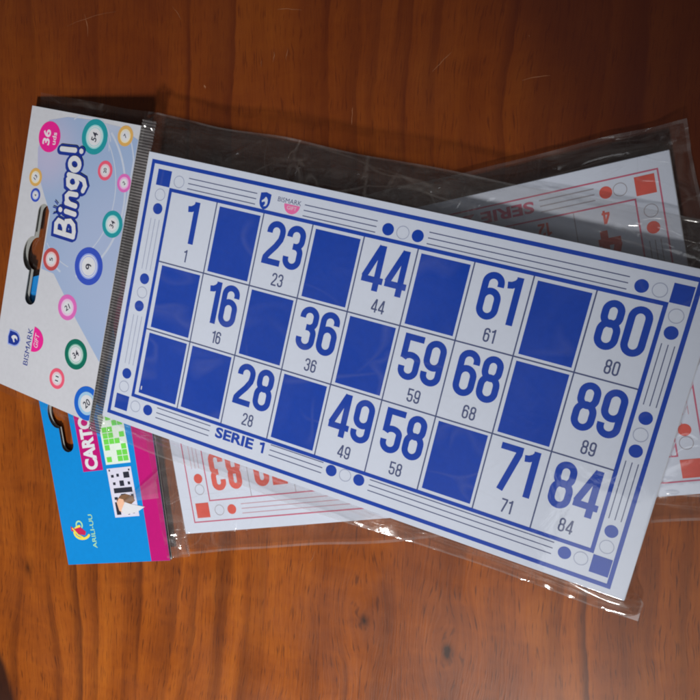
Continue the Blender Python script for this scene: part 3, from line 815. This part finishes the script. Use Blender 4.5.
for (x, y, f) in ((17.8, 8.7, 0), (23.5, 8.6, 1), (10.2, 17.8, 0), (10.4, 22.3, 1), (181.5, 101.1, 1), (185.9, 101.1, 0), (194.0, 92.4, 0), (193.9, 87.0, 1), (193.2, 16.8, 0), (193.3, 21.1, 1),
                  (10.0, 50, 1), (9.8, 55, 0), (9.8, 60, 1), (193.8, 50, 1), (193.8, 55, 0), (193.8, 60, 1), (98, 8.6, 1), (103, 8.6, 0), (108, 8.6, 1)):
    if f: mb.disc(x, y, 2.0, zp, 'red')
    else: mb.ring(x, y, 2.2, 0.25, zp, 'greyline')
for k in (-1, 0, 1):
    mb.rect(28, 8.5 + 1.9 * k - .15, 94, 8.5 + 1.9 * k + .15, zp, 'palepink'); mb.rect(112, 8.5 + 1.9 * k - .15, 176, 8.5 + 1.9 * k + .15, zp, 'palepink')
    mb.rect(160.5, 101.2 + 1.9 * k - .2, 178.0, 101.2 + 1.9 * k + .2, zp, 'greyline'); mb.rect(60, 101.2 + 1.9 * k - .2, 130, 101.2 + 1.9 * k + .2, zp, 'greyline')
    mb.rect(9.9 + 1.7 * k - .13, 26.5, 9.9 + 1.7 * k + .13, 46, zp, 'palepink'); mb.rect(193.8 + 1.7 * k - .15, 64, 193.8 + 1.7 * k + .15, 83, zp, 'greyline')
    mb.rect(193.5 + 1.7 * k - .13, 26.0, 193.5 + 1.7 * k + .13, 46, zp, 'palepink')
for k in range(1, 9): mb.rect(13.8 + 19.6 * k - .15, 13.1, 13.8 + 19.6 * k + .15, 96.7, zp, 'greyline')
for k in (1, 2): mb.rect(14.3, 12.8 + 28.2 * k - .15, 189.7, 12.8 + 28.2 * k + .15, zp + 0.004, 'greyline')
mb.build('border_print', card2, 'thin red frames, grid lines, dots and corner squares printed on the card', L2)
def upside(fn):                                   # the red card lies upside down: draw about the origin and turn it round
    b = MB(); fn(b); b.v = [(-x, -y, z) for x, y, z in b.v]; return b
rows2 = [['3', '', '', '37', '', '', '', '70', '83'], ['', '18', '', '', '45', '', '66', '', ''], ['4', '12', '', '', '', '51', '', '', '88']]
for r, row in enumerate(rows2):
    for c_, nme in enumerate(row):
        if not nme: continue
        cxx = 13.8 + 19.6 * (8 - c_) + 9.8; yb = 12.8 + 28.2 * r      # local low edge of the cell = top of the upright cell
        b = upside(lambda q: (number(q, nme, -cxx, -yb - 19.8, 16.0, 6.5, 2.35, 1.1, zp, 'red'), number(q, nme, -cxx, -yb - 26.2, 4.4, 2.3, 0.75, 0.45, zp, 'red')))
        b.build('printed_number', card2, 'number ' + nme + ' printed large in red with a small ' + nme + ' beside it, upside down', L2)
b = upside(lambda q: put_text(q, 'SERIE 2', -146.5, -101.5, 24.0, 4.0, zp, 'pinkline', 0, 0.03))
b.build('series_lettering', card2, 'the word SERIE 2 in pinkish red capitals, upside down', L2)

# header card of pack 2
hz2 = lambda a: 5.2 + (a + 13.0) * 0.055
mb = MB()
outer2 = [(-67.9, 119.0), (-67.9, -11.2), (-11.2, -11.2), (-8.8, 42.0), (-8.8, 119.0)]
mb.plate([outer2, slot_loop(-55.8, 57.5, 18.0, 3.4, 4.8, 6.8)], -0.4, 0.0, 'sky', 'backing')
mb.plate([[(x + 0.2, y + 0.15) for x, y in outer2], slot_loop(-55.4, 57.5, 17.6, 3.2, 4.4, 6.4)], -1.5, -1.2, 'backing', 'backing')
mb.mapped(lambda x, y, z: (x, y, z + hz2(x)))
header2 = mb.build('header_card', pack2, 'bright blue header card with a magenta stripe and a hang hole', L2)
def on2(mb, name, label):
    mb.mapped(lambda x, y, z: (x, y, z + hz2(x))); return mb.build(name, header2, label, L2)
mb = MB(); mb.poly([(-21.0, -11.15), (-11.25, -11.15), (-8.9, 42), (-8.9, 118.9), (-19.0, 118.9), (-19.3, 47)], 0.03, 'magenta')
on2(mb, 'magenta_stripe', 'magenta stripe along the inner edge of the header')
mb = MB()
mb.rect(-49.5, 30.0, -38.3, 76.0, 0.03, 'magenta')
put_text(mb, 'CARTONES', -44.1, 48.7, 36.2, 7.2, 0.06, 'white', 90, 0.05)
on2(mb, 'title_lettering', 'white capitals CARTO on a magenta box')
mb = MB()
mb.rect(-36.2, 32.0, -22.7, 54.0, 0.03, 'green_pale')
for i, (gx, gy) in enumerate([(0, 0), (2, 0), (3, 1), (3, 2), (2, 1), (3, 0), (0, 3), (1, 3), (0, 4), (1, 4), (0, 2), (2, 3), (3, 4), (1, 5), (0, 5), (3, 6), (2, 6), (1, 7)]):
    x = -35.2 + gx * 3.0; y = 33.0 + gy * 2.6
    mb.rect(x, y, x + 2.7, y + 2.3, 0.05, 'green')
on2(mb, 'green_picture', 'small printed picture of a green bingo card')
mb = MB()
mb.rect(-36.3, 8.7, -23.1, 30.3, 0.03, 'lilac_paper')
for (x, y, w, h) in ((-27.8, 25.6, 3.2, 2.6), (-30.6, 22.2, 2.4, 2.4), (-34.4, 19.3, 10.0, 2.2), (-31, 16.6, 2.6, 2.2), (-35.0, 9.8, 2.4, 5.6), (-34.6, 26.2, 1.5, 1.2), (-31.6, 26.4, 1.4, 1.3), (-26.2, 22.6, 1.3, 1.3), (-34.8, 16.4, 1.8, 1.2),
                     (-34.2, 22.9, 1.4, 1.2), (-25.6, 16.6, 1.4, 1.8), (-29.0, 9.6, 1.1, 0.8), (-26.4, 10.0, 1.2, 0.8), (-35.4, 29.0, 0.8, 0.8), (-24.8, 28.6, 0.8, 0.8)):
    mb.rect(x, y, x + w, y + h, 0.05, 'black')
mb.poly([(-34.0, 16.0), (-31.5, 18.2), (-28.2, 18.6), (-24.6, 17.4), (-24.0, 15.4), (-27.0, 13.6), (-31.0, 12.4)], 0.07, 'brown')
mb.poly([(-34.0, 15.2), (-32.4, 17.0), (-30.2, 16.4), (-29.4, 13.6), (-31.5, 10.6), (-33.4, 11.6)], 0.09, 'skin')
mb.poly([(-32.3, 11.5), (-29.6, 15.2), (-26.9, 14.2), (-19.4, 12.4), (-24.0, 10.4), (-30.5, 9.6)], 0.11, 'white')
on2(mb, 'puzzle_picture', 'small printed picture of a black and white card with a hand and a white patch')
mb = MB()
mb.stroke(arc(-56.6, 3.2, 4.4, 100, 330, 24, ry=2.9), 1.1, 0.04, 'yellow', False, True)
mb.stroke(arc(-57.4, 6.6, 1.7, -40, 200, 14), 0.7, 0.05, 'mint', False, True)
mb.poly([(-62.4, 6.2), (-60.4, 5.0), (-57.0, 5.6), (-54.2, 3.4), (-55.0, 1.8), (-58.4, 2.4), (-60.4, 3.6), (-62.6, 4.2)], 0.06, 'crimson')
mb.stroke([(-61.6, 5.2), (-59.0, 2.2), (-56.4, 0.9)], 0.7, 0.08, 'yellow', False, True)
put_text(mb, 'ARILI-UU', -50.3, 3.4, 15.2, 2.3, 0.05, 'mint', 90, 0.01)
on2(mb, 'maker_logo', 'small red and yellow swirl with pale green letters')

# film of pack 2
CRE2 = [((0, -4), (120, -6), .35, .7), ((-12, -9), (4, -2), .5, .7), ((30, -7.5), (120, -3.5), .3, .6), ((180, -5), (209, -3), .7, .7), ((168, -8), (209, -6), .6, .6), ((-10, 20), (-2, 14), .5, .6), ((-9, 40), (-4, 0), .4, .7),
        ((120, 116), (208, 113), .5, .8), ((150, 112.5), (208, 117.5), .5, .7), ((196, 119), (204, 112), .6, .7), ((203, 108), (208, 90), .6, .7), ((202, 114), (208, 119), .7, .7)]
SOFT2 = [((170, 104), (200, 70), .15, 1.0), ((140, 106), (200, 95), .15, 1.0), ((120, 104), (195, 82), .12, 1.0), ((175, 5), (198, 14), .25, .8), ((170, 2), (200, 4), .2, .8), ((186, 0), (194, 18), .2, .7), ((4, 30), (20, 4), .10, 1.0), ((20, 30), (60, 24), .08, 1.0)]
def f2_edge(a, b):
    da = max(-0.3 - a, a - 202.2, 0); db = max(-0.3 - b, b - 110.3, 0)
    return da, db
def f2_top(a, b):
    da, db = f2_edge(a, b); d = math.hypot(da, db)
    if d == 0:
        e = min(a + .3, 202.2 - a, b + .3, 110.3 - b); fl = sm(0, 5, e)
        p1 = sm(20, 60, a) * (1 - sm(150, 180, a))               # held flat under the other pack
        return Z2 + 0.14 + (1 - p1) * fl * (0.06 + bumps(a, b, SOFT2) * 0.8 + 0.08 * ridged(a, b, .05, .05, 8.8))
    if a < -0.3 and -0.3 <= b <= 110.3: t = min(1, d / 9.5); zo = 5.6
    else: t = min(1, d / (9.0 if b > 110 else 10.0 if b < 0 else 7.0)); zo = 1.9 if b > 110 else (1.6 if b < 0 else 2.0)
    z = (Z2 + 0.14) * (1 - t) + zo * t
    w = sm(0, .25, t) * (1 - sm(.9, 1, t))
    z += w * (0.7 * bumps(a, b, CRE2) + 0.22 * noise.noise(Vector((a * .05, b * .25, 12))) + 0.2 * ridged(a, b, .05, .2, 3.1))
    if a < -8.6: z = max(z, hz2(a) + 0.2)
    if b > 100 and a > 198: z += 2.2 * sm(198, 209, a) * sm(108, 119, b)
    return max(z, 0.6)
def f2_bot(a, b):
    da, db = f2_edge(a, b); d = math.hypot(da, db)
    if d == 0: return 0.4
    if a < -0.3 and -0.3 <= b <= 110.3: t = min(1, d / 9.5); zo = 3.2
    else: t = min(1, d / (9.0 if b > 110 else 10.0 if b < 0 else 7.0)); zo = 1.7 if b > 110 else (1.4 if b < 0 else 1.8)
    if b > 100 and a > 198: zo += 2.2 * sm(198, 209, a) * sm(108, 119, b)
    return 0.4 * (1 - t) + zo * t
mb = MB()
film(mb, -12.5, 209.2, -10.4, 119.5, f2_top, f2_bot, 'film', 1.2, 4.3, 0.9, card=(0, 0, 202, 110), over='film_loose')
mb.build('plastic_wrap', pack2, 'clear crinkled film sealed round the red bingo cards', L2, smooth=True)
# a loose corner of film folded back over the magenta stripe
mb = MB()
tip, r0, r1 = (-30.5, 15.2, 4.9), (-7.5, 27.5, 7.9), (-10.0, 16.0, 7.2)
V = []; nu, nv = 26, 10
for i in range(nu + 1):
    u = i / nu
    for j in range(nv + 1):
        v = j / nv
        p = [tip[k] * (1 - u) + (r0[k] * (1 - v) + r1[k] * v) * u for k in range(3)]
        p[2] += 0.9 * u * math.sin(math.pi * v) + 0.7 * math.exp(-((v - 0.35) / 0.10) ** 2) * u + 0.12 * noise.noise(Vector((p[0] * .5, p[1] * .5, 1)))
        V.append(tuple(p))
w = nv + 1
mb.add(V, [(i * w + j, i * w + j + 1, (i + 1) * w + j + 1, (i + 1) * w + j)for i in range(nu) for j in range(nv)], 'film_rim')
mb.build('film_fold', pack2, 'loose pointed corner of clear film folded over the magenta stripe', L2, smooth=True)
# smooth grey fold of film between header and cards
mb = MB()
V = []; nb = 60
for j in range(nb + 1):
    b = -10.5 + 125 * j / nb
    for k, (a, z) in enumerate(((-9.2, 4.6), (-7.6, 5.6), (-6.0, 4.4), (-4.4, 5.2), (-2.2, 4.0))):
        V.append((a + 0.5 * noise.noise(Vector((b * .08, k, 2))) - (0.04 * max(0, 20 - b) if k == 0 else 0), b, z * 0.9 + 0.4 * noise.noise(Vector((b * .1, k * 2, 5)))))
mb.add(V, [(5 * j + k, 5 * j + k + 1, 5 * j + k + 6, 5 * j + k + 5) for j in range(nb) for k in range(4)], 'seal_clear')
mb.build('film_seal', pack2, 'folded film seal between the blue header and the red cards', L2, smooth=True)
